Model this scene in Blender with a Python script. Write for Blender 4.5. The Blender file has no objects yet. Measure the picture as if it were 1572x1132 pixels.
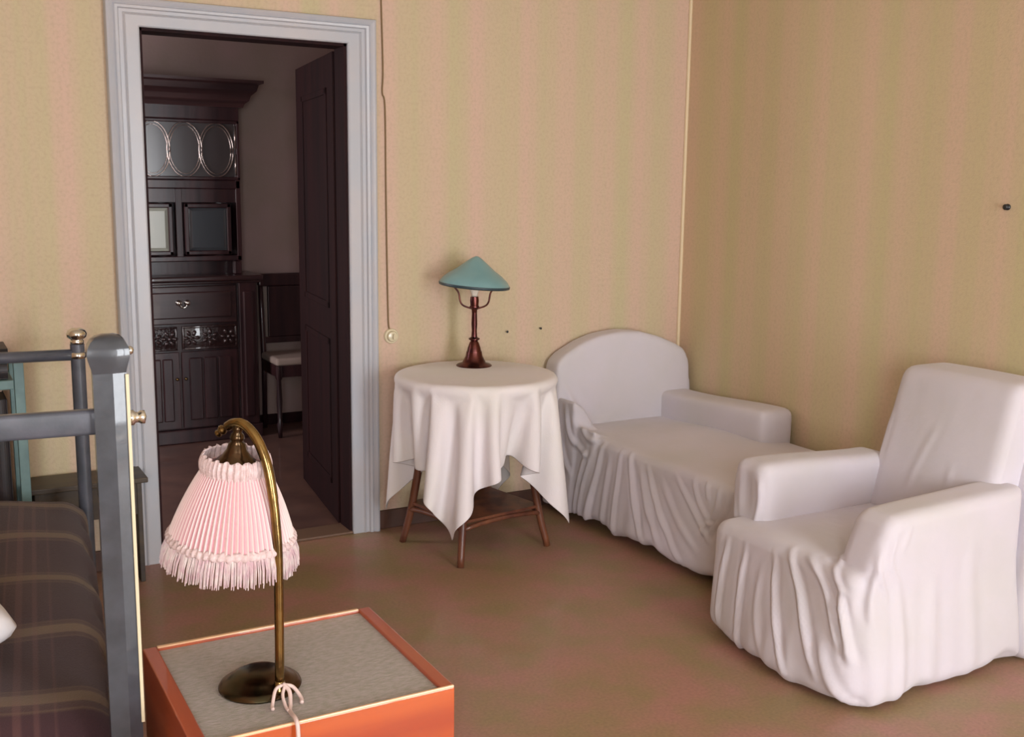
import bpy, bmesh, math, random
import numpy as np
from mathutils import Vector, Matrix
random.seed(7); np.random.seed(7)
S = bpy.context.scene
COL = S.collection
PI = math.pi

# ------------------------------------------------------------------ camera, light, exposure
cam = bpy.data.cameras.new('camera'); cam.sensor_fit = 'HORIZONTAL'; cam.sensor_width = 36
cam.lens = 1651.17 * 36 / 1572; cam.clip_start = .05; cam.clip_end = 60
camo = bpy.data.objects.new('camera', cam); COL.objects.link(camo)
R_ = Vector((0.87410692, -0.48556721, 0.01271117)); U_ = Vector((0.06965724, 0.15120803, 0.98604462)); F_ = Vector((0.48071297, 0.86102301, -0.16599526))
mw = Matrix((R_, U_, -F_)).transposed().to_4x4(); mw.translation = (-3.649, -4.6672, 1.6323)
camo.matrix_world = mw
S.camera = camo
S.view_settings.view_transform = 'Standard'; S.view_settings.look = 'None'
S.view_settings.gamma = 1; S.view_settings.use_curve_mapping = False
S.view_settings.exposure = 0.05
world = bpy.data.worlds.new('world'); S.world = world; world.use_nodes = True
world.node_tree.nodes['Background'].inputs[0].default_value = (.75, .85, 1, 1)
world.node_tree.nodes['Background'].inputs[1].default_value = 1.0

def area(name, loc, aim, sx, sy, power, color, spread=PI):
    l = bpy.data.lights.new(name, 'AREA'); l.shape = 'RECTANGLE'; l.size = sx; l.size_y = sy
    l.energy = power; l.color = color; l.spread = spread
    o = bpy.data.objects.new(name, l); COL.objects.link(o); o.location = loc
    o.rotation_euler = (Vector(aim) - Vector(loc)).to_track_quat('-Z', 'Y').to_euler()
    return o
# daylight entering by the two windows of the wall behind the camera, and by the dining room's window
area('daylight_rear_right', (-1.35, -6.56, 1.30), (-1.35, 0, 1.30), 1.3, 2.4, 160, (.94, .965, 1))
area('daylight_rear_left', (-4.35, -6.56, 1.65), (-2.4, 0, 1.45), 1.3, 1.7, 125, (.95, .97, 1))
area('daylight_dining_room', (-4.62, 1.35, 1.6), (-1.4, 1.75, 1.2), 1.0, 1.5, 40, (1, .90, .92))

# ------------------------------------------------------------------ materials
def srgb(r, g, b):
    f = lambda c: (c / 12.92 if c <= .04045 else ((c + .055) / 1.055) ** 2.4)
    return (f(r / 255), f(g / 255), f(b / 255), 1)
def mat(name, col, rough=.6, metal=0, col2=None, nscale=12, bump=0, bscale=60, coat=0, stretch=(1, 1, 1), sheen=0, spec=.5, ior=1.5):
    m = bpy.data.materials.new(name); m.use_nodes = True; nt = m.node_tree; N = nt.nodes; L = nt.links
    b = N['Principled BSDF']; b.inputs['Base Color'].default_value = col
    b.inputs['Roughness'].default_value = rough; b.inputs['Metallic'].default_value = metal
    b.inputs['Coat Weight'].default_value = coat; b.inputs['Sheen Weight'].default_value = sheen
    b.inputs['Specular IOR Level'].default_value = spec
    tc = N.new('ShaderNodeTexCoord'); mp = N.new('ShaderNodeMapping'); mp.inputs['Scale'].default_value = stretch
    L.new(tc.outputs['Object'], mp.inputs[0])
    if col2 is not None:
        n = N.new('ShaderNodeTexNoise'); n.inputs['Scale'].default_value = nscale; n.inputs['Detail'].default_value = 5
        r = N.new('ShaderNodeValToRGB'); r.color_ramp.elements[0].position = .35; r.color_ramp.elements[1].position = .65
        r.color_ramp.elements[0].color = col; r.color_ramp.elements[1].color = col2
        L.new(mp.outputs[0], n.inputs['Vector']); L.new(n.outputs['Fac'], r.inputs[0]); L.new(r.outputs[0], b.inputs['Base Color'])
    if bump:
        n2 = N.new('ShaderNodeTexNoise'); n2.inputs['Scale'].default_value = bscale; n2.inputs['Detail'].default_value = 4
        bp = N.new('ShaderNodeBump'); bp.inputs['Strength'].default_value = bump; bp.inputs['Distance'].default_value = .01
        L.new(mp.outputs[0], n2.inputs['Vector']); L.new(n2.outputs['Fac'], bp.inputs['Height']); L.new(bp.outputs[0], b.inputs['Normal'])
    m['bsdf'] = 1
    return m

def wallpaper(name, ax, c1, c2, c3):
    """soft vertical bands of two close hues with a fine woven grain; ax: world axis the bands step along"""
    m = mat(name, c1, .85, bump=.15, bscale=160); nt = m.node_tree; N = nt.nodes; L = nt.links; b = N['Principled BSDF']
    tc = N.new('ShaderNodeTexCoord'); sp = N.new('ShaderNodeSeparateXYZ'); L.new(tc.outputs['Object'], sp.inputs[0])
    mu = N.new('ShaderNodeMath'); mu.operation = 'MULTIPLY'; mu.inputs[1].default_value = 2 * PI / .235; L.new(sp.outputs[ax], mu.inputs[0])
    si = N.new('ShaderNodeMath'); si.operation = 'SINE'; L.new(mu.outputs[0], si.inputs[0])
    n = N.new('ShaderNodeTexNoise'); n.noise_dimensions = '1D'; n.inputs['Scale'].default_value = 9; n.inputs['Detail'].default_value = 2
    L.new(sp.outputs[ax], n.inputs['W'])
    ad = N.new('ShaderNodeMath'); ad.operation = 'MULTIPLY_ADD'; ad.inputs[1].default_value = .2; L.new(si.outputs[0], ad.inputs[0]); L.new(n.outputs['Fac'], ad.inputs[2])
    r = N.new('ShaderNodeValToRGB'); r.color_ramp.elements[0].position = .2; r.color_ramp.elements[1].position = .8
    r.color_ramp.elements[0].color = c1; r.color_ramp.elements[1].color = c2; L.new(ad.outputs[0], r.inputs[0])
    n3 = N.new('ShaderNodeTexNoise'); n3.inputs['Scale'].default_value = 70; n3.inputs['Detail'].default_value = 6; L.new(tc.outputs['Object'], n3.inputs['Vector'])
    r3 = N.new('ShaderNodeValToRGB'); r3.color_ramp.elements[0].position = .45; r3.color_ramp.elements[1].position = .75; L.new(n3.outputs['Fac'], r3.inputs[0])
    mx = N.new('ShaderNodeMixRGB'); mx.inputs[2].default_value = c3; L.new(r.outputs[0], mx.inputs[1])
    m2 = N.new('ShaderNodeMath'); m2.operation = 'MULTIPLY'; m2.inputs[1].default_value = .45; L.new(r3.outputs[0], m2.inputs[0]); L.new(m2.outputs[0], mx.inputs[0])
    L.new(mx.outputs[0], b.inputs['Base Color'])
    return m

def wood(name, c1, c2, rough=.45, axis=2, scale=14, coat=.2, bump=.05):
    st = [1, 1, 1]; st[axis] = .08
    return mat(name, c1, rough, col2=c2, nscale=scale, bump=bump, bscale=30, coat=coat, stretch=st)

WALL = wallpaper('wallpaper_back', 0, srgb(214, 184, 164), srgb(201, 188, 151), srgb(186, 163, 136))
WALLR = wallpaper('wallpaper_right', 1, srgb(214, 186, 158), srgb(202, 188, 145), srgb(190, 168, 138))
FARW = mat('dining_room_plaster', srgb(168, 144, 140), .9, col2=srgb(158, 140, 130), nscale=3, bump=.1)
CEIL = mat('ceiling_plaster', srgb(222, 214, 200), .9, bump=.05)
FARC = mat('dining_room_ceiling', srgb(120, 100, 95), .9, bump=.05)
CASE = mat('pale_grey_gloss_paint', srgb(184, 188, 196), .35, col2=srgb(192, 190, 194), nscale=4, bump=.06, bscale=25)
REDW = wood('dark_red_brown_door_wood', srgb(44, 18, 20), srgb(30, 12, 15), .7, coat=0)
REDW.node_tree.nodes['Principled BSDF'].inputs['Specular IOR Level'].default_value = .2
MAHO = wood('dark_mahogany', srgb(66, 40, 42), srgb(42, 26, 30), .32, coat=.4)
MAHOX = wood('dark_mahogany_horizontal', srgb(70, 46, 46), srgb(46, 30, 32), .32, axis=0, coat=.5)
DARKC = mat('near_black_carving_wood', srgb(52, 34, 34), .22, coat=.8, bump=.4, bscale=60)
BROWN = wood('brown_table_wood', srgb(128, 78, 52), srgb(86, 48, 36), .4)
BASEB = mat('dark_brown_baseboard', srgb(92, 62, 50), .6, col2=srgb(78, 54, 44))
ORANGE = wood('orange_varnished_wood', srgb(196, 92, 42), srgb(168, 66, 32), .3, axis=0, scale=9, coat=.6)
ORANGEX = wood('orange_varnished_wood_side', srgb(186, 88, 48), srgb(156, 68, 42), .35, axis=1, scale=9, coat=.5)
EDGE = mat('light_wood_edge', srgb(244, 196, 150), .3, coat=.5)  # paler colour for the front and back top edging
INLAY = mat('grey_patterned_inlay', srgb(190, 180, 178), .42, col2=srgb(164, 160, 146), nscale=55, bump=.5, bscale=120, stretch=(1, 3, 1))
WHITE = mat('white_cotton_cover', srgb(214, 207, 216), .92, col2=srgb(208, 203, 206), nscale=3, bump=.25, bscale=14, sheen=.2)
LINEN = mat('white_linen_tablecloth', srgb(234, 226, 228), .9, col2=srgb(228, 224, 216), nscale=2, bump=.12, bscale=220, sheen=.1)
PILLOWM = mat('white_pillow_cotton', srgb(226, 224, 228), .9, bump=.15, bscale=20)
BRASS = mat('aged_brass', srgb(168, 138, 84), .22, 1, col2=srgb(120, 100, 66), nscale=20, bump=.05)
DBRASS = mat('dark_patinated_brass', srgb(70, 66, 48), .25, 1, col2=srgb(95, 70, 52), nscale=14, bump=.15, bscale=18)
COPPER = mat('dark_copper_bronze', srgb(112, 66, 58), .28, 1, col2=srgb(78, 48, 50), nscale=25)
NICKEL = mat('nickel_plate', srgb(226, 224, 214), .12, 1, bump=.02)
TEALSH = mat('teal_enamel_shade', srgb(116, 158, 162), .38, col2=srgb(128, 168, 170), nscale=6, coat=.3)
TEALD = mat('dark_shade_rim', srgb(48, 66, 72), .4)
OPAL = mat('white_bulb_glass', srgb(235, 225, 210), .2)
IRON = mat('slate_green_enamel_iron', srgb(66, 70, 77), .3, col2=srgb(54, 58, 64), nscale=18, bump=.06, bscale=40, coat=.6)
IRONF = mat('slate_enamel_iron_rail', srgb(82, 84, 94), .4, col2=srgb(68, 72, 80), nscale=18, bump=.06, coat=.3)
TEALP = mat('teal_grey_paint', srgb(112, 140, 138), .5, col2=srgb(98, 124, 124), nscale=14)
BOOKD = mat('dark_leather_book', srgb(54, 44, 46), .5, col2=srgb(40, 36, 36), bump=.1)
PAGES = mat('dull_page_edges', srgb(110, 92, 76), .8)
BENCHM = wood('dark_olive_brown_wood', srgb(78, 66, 50), srgb(54, 46, 42), .6, axis=0)
CREAM = mat('cream_switch_porcelain', srgb(222, 210, 178), .25, coat=.4)
WIREM = mat('twisted_olive_wire', srgb(128, 104, 70), .7)
CORDM = mat('pinkish_cotton_cord', srgb(222, 196, 188), .8, bump=.2, bscale=300)
BLACK = mat('black_spot_metal', srgb(40, 38, 40), .4)
SEATM = mat('beige_seat_fabric', srgb(165, 148, 138), .8, bump=.1)
TRIM = mat('cream_corner_bead', srgb(232, 214, 178), .6)

def floor_mat():
    m = mat('brown_painted_floor', srgb(146, 104, 84), .5, bump=.08, bscale=8, coat=.12); nt = m.node_tree; N = nt.nodes; L = nt.links; b = N['Principled BSDF']
    tc = N.new('ShaderNodeTexCoord')
    n = N.new('ShaderNodeTexNoise'); n.inputs['Scale'].default_value = 5.0; n.inputs['Detail'].default_value = 3
    r = N.new('ShaderNodeValToRGB'); r.color_ramp.elements[0].position = .35; r.color_ramp.elements[1].position = .65
    r.color_ramp.elements[0].color = srgb(176, 128, 112); r.color_ramp.elements[1].color = srgb(156, 132, 94)
    L.new(tc.outputs['Object'], n.inputs['Vector']); L.new(n.outputs['Fac'], r.inputs[0])
    n3 = N.new('ShaderNodeTexNoise'); n3.inputs['Scale'].default_value = 90; n3.inputs['Detail'].default_value = 5; L.new(tc.outputs['Object'], n3.inputs['Vector'])
    mx = N.new('ShaderNodeMixRGB'); mx.blend_type = 'MULTIPLY'; mx.inputs[0].default_value = .55; L.new(r.outputs[0], mx.inputs[1])
    r3 = N.new('ShaderNodeValToRGB'); r3.color_ramp.elements[0].position = .3; r3.color_ramp.elements[1].position = .7
    r3.color_ramp.elements[0].color = (.62, .62, .62, 1); r3.color_ramp.elements[1].color = (1, 1, 1, 1); L.new(n3.outputs['Fac'], r3.inputs[0]); L.new(r3.outputs[0], mx.inputs[2])
    L.new(mx.outputs[0], b.inputs['Base Color'])
    return m
FLOOR = floor_mat()

def plaid():
    m = mat('maroon_plaid_wool', srgb(60, 34, 38), .95, bump=.3, bscale=250, sheen=.1); nt = m.node_tree; N = nt.nodes; L = nt.links; b = N['Principled BSDF']
    tc = N.new('ShaderNodeTexCoord'); sp = N.new('ShaderNodeSeparateXYZ'); L.new(tc.outputs['UV'], sp.inputs[0])
    def band(ax, period, phase, stops):
        a = N.new('ShaderNodeMath'); a.operation = 'MULTIPLY_ADD'; a.inputs[1].default_value = 1 / period; a.inputs[2].default_value = phase; L.new(sp.outputs[ax], a.inputs[0])
        f = N.new('ShaderNodeMath'); f.operation = 'FRACT'; L.new(a.outputs[0], f.inputs[0])
        r = N.new('ShaderNodeValToRGB'); e = r.color_ramp.elements; e[0].position = 0; e[0].color = (0, 0, 0, 1); e[1].position = 1; e[1].color = (0, 0, 0, 1)
        for p, v in stops: q = e.new(p); q.color = (v, v, v, 1)
        L.new(f.outputs[0], r.inputs[0]); return r.outputs[0]
    # wide khaki band bordered by thin lines, across the bed (V) and along it (U)
    b1 = band(1, .40, .12, [(.37, 0), (.39, .5), (.40, .15), (.44, .2), (.45, .85), (.56, .9), (.57, .3), (.61, .2), (.62, .5), (.64, 0)])
    b2 = band(0, .52, .0, [(.60, 0), (.61, .55), (.62, .1), (.66, .1), (.665, .55), (.69, .55), (.70, .1), (.74, .1), (.745, .5), (.76, .5), (.77, .05), (.82, .05), (.825, .4), (.84, 0)])
    mx1 = N.new('ShaderNodeMixRGB'); mx1.inputs[1].default_value = srgb(54, 30, 34); mx1.inputs[2].default_value = srgb(104, 84, 64); L.new(b1, mx1.inputs[0])
    mx2 = N.new('ShaderNodeMixRGB'); mx2.inputs[2].default_value = srgb(112, 76, 70)
    s = N.new('ShaderNodeMath'); s.operation = 'MULTIPLY'; s.inputs[1].default_value = .6; L.new(b2, s.inputs[0]); L.new(s.outputs[0], mx2.inputs[0]); L.new(mx1.outputs[0], mx2.inputs[1])
    L.new(mx2.outputs[0], b.inputs['Base Color']); return m
PLAID = plaid()

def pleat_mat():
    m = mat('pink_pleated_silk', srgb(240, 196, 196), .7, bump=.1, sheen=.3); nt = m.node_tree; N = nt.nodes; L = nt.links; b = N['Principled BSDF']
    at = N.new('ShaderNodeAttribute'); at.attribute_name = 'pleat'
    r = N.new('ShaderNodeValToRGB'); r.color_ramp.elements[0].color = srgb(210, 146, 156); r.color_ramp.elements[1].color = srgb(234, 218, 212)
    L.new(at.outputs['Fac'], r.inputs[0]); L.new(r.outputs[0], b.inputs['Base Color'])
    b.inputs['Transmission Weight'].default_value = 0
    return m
PLEAT = pleat_mat()
FRILL = mat('pale_pink_frill', srgb(222, 200, 198), .8, col2=srgb(206, 180, 178), nscale=80, bump=.4, bscale=150)
FRINGE = mat('cream_pink_fringe', srgb(226, 212, 208), .8, col2=srgb(212, 180, 186), nscale=60)

def glass_mat(name, tint, rough=.08):
    m = mat(name, tint, rough, coat=.5, spec=.7); return m
GLASSG = glass_mat('grey_bevelled_glass', srgb(74, 68, 68), .22)
GLASSL = glass_mat('painted_reflection_glass', srgb(182, 186, 172), .3)  # window reflection painted into the pane's pale colour
GLASSD = glass_mat('dark_bevelled_glass', srgb(70, 74, 78), .15)

# ------------------------------------------------------------------ building helpers
MATX = {}
def empty(name, loc, rz=0, label=None, cat=None, group=None):
    o = bpy.data.objects.new(name, None); COL.objects.link(o); o.empty_display_size = .1
    o.location = loc; o.rotation_euler = (0, 0, rz)
    MATX[o.name] = Matrix.Translation(loc) @ Matrix.Rotation(rz, 4, 'Z')
    tag(o, label, cat, group); return o
def tag(o, label=None, cat=None, group=None, kind=None):
    if label: o['label'] = label
    if cat: o['category'] = cat
    if group: o['group'] = group
    if kind: o['kind'] = kind
    return o
def link(name, me, m, parent=None, smooth=False):
    o = bpy.data.objects.new(name, me); COL.objects.link(o)
    if m: me.materials.append(m)
    if smooth:
        me.polygons.foreach_set('use_smooth', [True] * len(me.polygons))
    W = Matrix.Identity(4); p = parent
    if p is not None:
        W = MATX[p.name]; me.transform(W.inverted()); o.parent = p
    # a part's own origin stays at its parent's; sub-parts use the same frame
    MATX[o.name] = W
    me.update(); return o
def obj(name, bm, m, parent=None, smooth=False, angle=None):
    me = bpy.data.meshes.new(name); bm.normal_update(); bm.to_mesh(me); bm.free()
    o = link(name, me, m, parent, smooth or angle is not None)
    if angle is not None:
        for e in me.edges: pass
        me.set_sharp_from_angle(angle=math.radians(angle))
    return o
def struct(name, bm, m, kind='structure'):
    o = obj(name, bm, m); o['kind'] = kind; return o

def nb(): return bmesh.new()
def box(bm, x0, x1, y0, y1, z0, z1, bev=0, seg=2, M=None):
    t = bmesh.new(); bmesh.ops.create_cube(t, size=1)
    for v in t.verts: v.co = Vector(((x0 + x1) / 2 + v.co.x * (x1 - x0), (y0 + y1) / 2 + v.co.y * (y1 - y0), (z0 + z1) / 2 + v.co.z * (z1 - z0)))
    if bev: bmesh.ops.bevel(t, geom=t.edges[:], offset=bev, segments=seg, profile=.5, affect='EDGES')
    if M: bmesh.ops.transform(t, matrix=M, verts=t.verts)
    return merge(bm, t)
def merge(bm, t):
    me = bpy.data.meshes.new('t'); t.to_mesh(me); t.free(); bm.from_mesh(me); bpy.data.meshes.remove(me); return bm
def lathe(bm, prof, c=(0, 0), seg=32, M=None, fn=None):
    """prof: list of (r,z); closed at the ends when r=0"""
    t = bmesh.new(); rings = []
    for r, z in prof:
        if r < 1e-6: rings.append([t.verts.new((c[0], c[1], z))])
        else: rings.append([t.verts.new((c[0] + r * math.cos(a) * (fn(a, z) if fn else 1), c[1] + r * math.sin(a) * (fn(a, z) if fn else 1), z)) for a in [2 * PI * i / seg for i in range(seg)]])
    for A, B in zip(rings, rings[1:]):
        for i in range(seg):
            j = (i + 1) % seg
            if len(A) == 1 and len(B) == 1: continue
            if len(A) == 1: t.faces.new((A[0], B[j], B[i]))
            elif len(B) == 1: t.faces.new((A[i], A[j], B[0]))
            else: t.faces.new((A[i], A[j], B[j], B[i]))
    bmesh.ops.recalc_face_normals(t, faces=t.faces)
    if M: bmesh.ops.transform(t, matrix=M, verts=t.verts)
    return merge(bm, t)
def tube(bm, pts, rad, seg=10, cap=True):
    pts = [Vector(p) for p in pts]; n = len(pts)
    if not isinstance(rad, (list, tuple)): rad = [rad] * n
    t = bmesh.new(); rings = []; up = None
    for i, p in enumerate(pts):
        d = (pts[min(i + 1, n - 1)] - pts[max(i - 1, 0)]).normalized()
        if up is None:
            up = Vector((0, 0, 1)) if abs(d.z) < .9 else Vector((1, 0, 0))
        s = d.cross(up).normalized(); up = s.cross(d).normalized()
        rings.append([t.verts.new(p + (s * math.cos(a) + up * math.sin(a)) * rad[i]) for a in [2 * PI * k / seg for k in range(seg)]])
    for A, B in zip(rings, rings[1:]):
        for k in range(seg): t.faces.new((A[k], A[(k + 1) % seg], B[(k + 1) % seg], B[k]))
    if cap: t.faces.new(rings[0][::-1]); t.faces.new(rings[-1])
    bmesh.ops.recalc_face_normals(t, faces=t.faces)
    return merge(bm, t)
def smoothpath(pts, k=8):
    """Catmull-Rom through pts"""
    P = [Vector(p) for p in pts]; P = [P[0] * 2 - P[1]] + P + [P[-1] * 2 - P[-2]]; out = []
    for i in range(1, len(P) - 2):
        a, b, c, d = P[i - 1:i + 3]
        for j in range(k):
            t = j / k
            out.append(.5 * ((2 * b) + (c - a) * t + (2 * a - 5 * b + 4 * c - d) * t * t + (3 * b - a - 3 * c + d) * t ** 3))
    out.append(P[-2]); return out
def prism(bm, poly, d0, d1, axis='y', bev=0, M=None, seg=3):
    """poly: list of 2D points; axis y -> (x,z) outline swept along y ; x -> (y,z) ; z -> (x,y)"""
    t = bmesh.new()
    mk = {'y': lambda p, d: (p[0], d, p[1]), 'x': lambda p, d: (d, p[0], p[1]), 'z': lambda p, d: (p[0], p[1], d)}[axis]
    A = [t.verts.new(mk(p, d0)) for p in poly]; B = [t.verts.new(mk(p, d1)) for p in poly]; n = len(poly)
    t.faces.new(A); t.faces.new(B[::-1])
    for i in range(n): t.faces.new((A[i], B[i], B[(i + 1) % n], A[(i + 1) % n]))
    bmesh.ops.recalc_face_normals(t, faces=t.faces)
    if bev:
        caps = [e for e in t.edges if (abs((e.verts[0].co - e.verts[1].co).dot({'y': Vector((0, 1, 0)), 'x': Vector((1, 0, 0)), 'z': Vector((0, 0, 1))}[axis])) < 1e-7)]
        bmesh.ops.bevel(t, geom=caps, offset=bev, segments=seg, profile=.5, affect='EDGES')
    if M: bmesh.ops.transform(t, matrix=M, verts=t.verts)
    return merge(bm, t)

# ------------------------------------------------------------------ the room
XL, DW, CA, CT, DH = -2.7874, .8827, .131, .109, 2.25
XR = XL + DW
WT = .10
def rect_with_hole(name, m, x0, x1, z0, z1, hx0, hx1, hz0, hz1, y0, y1, kind='structure'):
    bm = nb()
    if hx0 > x0: box(bm, x0, hx0, y0, y1, z0, z1)
    if hx1 < x1: box(bm, hx1, x1, y0, y1, z0, z1)
    if hz1 < z1: box(bm, hx0, hx1, y0, y1, hz1, z1)
    if hz0 > z0: box(bm, hx0, hx1, y0, y1, z0, hz0)
    return struct(name, bm, m)
RX0, RX1, RY0, CH = -5.2, 0.0, -6.3, 3.2
rect_with_hole('wall_back', WALL, RX0, RX1, 0, CH, XL, XR, 0, DH, 0, WT / 2)
bm = nb(); box(bm, 0, .15, RY0, WT, 0, CH); struct('wall_right', bm, WALLR)
bm = nb(); box(bm, RX0 - .15, RX0, RY0, WT, 0, CH); struct('wall_left', bm, WALL)
bm = nb()
wins = [(-2.0, -.7), (-5.0, -3.7)]
box(bm, -5.2, -5.0, RY0 - .25, RY0, 0, CH); box(bm, -3.7, -2.0, RY0 - .25, RY0, 0, CH); box(bm, -.7, 0, RY0 - .25, RY0, 0, CH)
for a, b in wins: box(bm, a, b, RY0 - .25, RY0, 0, .8 if a < -3 else .1); box(bm, a, b, RY0 - .25, RY0, 2.5, CH)
struct('wall_rear', bm, WALL)
for i, (a, b) in enumerate(wins):
    bm = nb(); zb = .8 if a < -3 else .1
    for x0, x1 in ((a, a + .06), (b - .06, b), ((a + b) / 2 - .03, (a + b) / 2 + .03)): box(bm, x0, x1, RY0 - .2, RY0 - .14, zb, 2.5, .005)
    for z0, z1 in ((zb, zb + .06), (2.44, 2.5), (1.95, 2.0)): box(bm, a, b, RY0 - .2, RY0 - .14, z0, z1, .005)
    struct('window_%d' % (i + 1), bm, CASE)
bm = nb(); box(bm, RX0 - .15, .15, RY0 - .25, WT / 2, -.1, 0); struct('floor', bm, FLOOR)
bm = nb(); box(bm, RX0 - .15, .15, RY0 - .25, WT, CH, CH + .1); struct('ceiling', bm, CEIL)
# dining room beyond the door
FX0, FX1, FY1, FCH = -4.7, -.9, 2.49, 2.95
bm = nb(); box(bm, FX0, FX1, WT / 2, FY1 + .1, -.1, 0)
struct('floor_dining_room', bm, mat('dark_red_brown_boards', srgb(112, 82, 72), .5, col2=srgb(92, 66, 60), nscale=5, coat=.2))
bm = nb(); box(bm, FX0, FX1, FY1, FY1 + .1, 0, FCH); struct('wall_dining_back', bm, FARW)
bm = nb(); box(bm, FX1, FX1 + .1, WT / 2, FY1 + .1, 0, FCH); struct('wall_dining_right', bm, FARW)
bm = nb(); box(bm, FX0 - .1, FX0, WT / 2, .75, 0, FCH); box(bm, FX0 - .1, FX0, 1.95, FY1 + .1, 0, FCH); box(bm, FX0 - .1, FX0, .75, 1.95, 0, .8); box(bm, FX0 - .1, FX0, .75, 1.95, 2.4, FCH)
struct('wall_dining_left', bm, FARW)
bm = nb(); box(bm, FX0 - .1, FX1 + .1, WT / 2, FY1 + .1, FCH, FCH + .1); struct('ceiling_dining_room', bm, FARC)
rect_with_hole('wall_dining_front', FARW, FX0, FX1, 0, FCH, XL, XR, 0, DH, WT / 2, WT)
bm = nb()
for a, b in ((.75, .81), (1.89, 1.95), (1.32, 1.38)): box(bm, FX0 - .08, FX0 - .03, a, b, .8, 2.4)
for a, b in ((.8, .86), (2.34, 2.4)): box(bm, FX0 - .08, FX0 - .03, .75, 1.95, a, b)
struct('window_3', bm, CASE)

# moulded door casing (profile swept up, over and down), mitred
def casing():
    prof = [(0, 0), (0, .020), (.006, .024), (.052, .024), (.058, .030), (.064, .024), (.078, .024), (.083, .034), (.094, .037), (.100, .030), (.106, .037), (.118, .042), (.127, .038), (.131, .030), (.131, 0)]
    bm = nb()
    k = CT / CA
    def ring(kind):
        vs = []
        for w, h in prof:
            if kind == 0: vs.append((XL - w, -h, 0))
            if kind == 1: vs.append((XL - w, -h, DH + w * k))
            if kind == 2: vs.append((XR + w, -h, DH + w * k))
            if kind == 3: vs.append((XR + w, -h, 0))
        return [bm.verts.new(v) for v in vs]
    R = [ring(i) for i in range(4)]
    for A, B in zip(R, R[1:]):
        for i in range(len(prof) - 1): bm.faces.new((A[i], A[i + 1], B[i + 1], B[i]))
    bmesh.ops.recalc_face_normals(bm, faces=bm.faces)
    return bm
o = obj('trim_1', casing(), CASE, angle=30); o['kind'] = 'structure'
# dark door lining (jambs and head) and sill
bm = nb(); box(bm, XR - .012, XR, -.004, WT + .02, 0, DH); box(bm, XL, XL + .012, -.004, WT + .02, 0, DH); box(bm, XL, XR, -.004, WT + .02, DH - .012, DH)
struct('trim_2', bm, REDW)
bm = nb(); box(bm, XL, XR, -.02, WT + .03, 0, .012, .004); struct('trim_3', bm, mat('worn_sill_wood', srgb(118, 92, 74), .5))
# cream bead in the corner
bm = nb(); tube(bm, [(-.006, -.006, 0), (-.006, -.006, CH)], .009, 8); struct('trim_4', bm, TRIM)
# baseboards
bm = nb(); box(bm, RX0, XL - CA, -.018, 0, 0, .09, .004); box(bm, XR + CA, 0, -.018, 0, 0, .09, .004); struct('baseboard_back', bm, BASEB)
bm = nb(); box(bm, -.018, 0, RY0, -.018, 0, .09, .004); struct('baseboard_right', bm, BASEB)
bm = nb(); box(bm, FX0, FX1, FY1 - .02, FY1, 0, .07, .004); struct('baseboard_dining_back', bm, REDW)

# open door leaf swung into the dining room, hinged on the right
def door_leaf():
    D = empty('door_1', (XR - .005, WT + .03, 0), 0); D['kind'] = 'structure'
    ang = math.radians(83)
    M = Matrix.Translation((XR + .0, WT + .03, 0)) @ Matrix.Rotation(ang, 4, 'Z')
    bm = nb(); box(bm, 0, .86, -.02, .02, .012, DH - .02, .003, M=M)
    obj('door_panel', bm, REDW, D)
    bm = nb()
    for z0, z1 in ((.18, .9), (1.05, 2.08)):
        for s in (-1, 1):
            for a, b, c, d in ((.12, .70, z0, z0 + .03), (.12, .70, z1 - .03, z1), (.12, .15, z0, z1), (.67, .70, z0, z1)):
                box(bm, a, b, .02 * s - .006, .02 * s + .006, c, d, .003, M=M)
    obj('panel_moulding', bm, REDW, D)
    bm = nb(); tube(bm, [M @ Vector((.76, -.02, 1.02)), M @ Vector((.76, -.06, 1.02)), M @ Vector((.66, -.065, 1.02))], .008); obj('door_handle', bm, BRASS, D)
door_leaf()

# ------------------------------------------------------------------ wall switch, wire, nails, hook
def switch():
    E = empty('wall_switch', (-1.70, 0, .935), 0, 'small round cream porcelain switch on the wall right of the door frame', 'switch')
    M = Matrix.Translation((-1.70, 0, .935)) @ Matrix.Rotation(PI / 2, 4, 'X')
    bm = nb(); lathe(bm, [(0, 0), (.036, 0), (.036, .008), (.033, .013), (0, .013)], seg=28, M=M); obj('switch_base', bm, CREAM, E, angle=40)
    bm = nb(); lathe(bm, [(.026, .012), (.026, .02), (.022, .028), (.008, .031), (0, .031)], seg=28, M=M); obj('switch_cap', bm, CREAM, E, angle=40)
    bm = nb(); box(bm, -1.704, -1.696, -.046, -.028, .922, .948, .003); obj('switch_lever', bm, CREAM, E)
switch()
bm = nb(); tube(bm, smoothpath([(-1.744, -.006, CH), (-1.742, -.006, 2.6), (-1.733, -.006, 2.17), (-1.737, -.006, 2.05), (-1.724, -.006, 1.98), (-1.722, -.006, 1.59), (-1.718, -.006, 1.2), (-1.714, -.006, 1.0), (-1.706, -.006, .965)], 5), .0035, 6)
tag(obj('electric_wire', bm, WIREM, smooth=True), 'thin twisted electric wire running down the wallpaper to the round switch', 'wire')
for x, z, lab in ((-1.08, .923, 'tiny dark nail in the back wall, nearer the teal lamp'), (-.887, .93, 'tiny nail in the back wall just left of the chaise back')):
    bm = nb(); M = Matrix.Translation((x, 0, z)) @ Matrix.Rotation(PI / 2, 4, 'X'); lathe(bm, [(0, 0), (.002, 0), (.002, .012), (.006, .013), (.006, .016), (0, .017)], seg=10, M=M)
    tag(obj('nail', bm, BLACK), lab, 'nail', 'nails in the back wall')
bm = nb(); M = Matrix.Translation((0, -1.975, 1.583)) @ Matrix.Rotation(-PI / 2, 4, 'Y')
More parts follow.
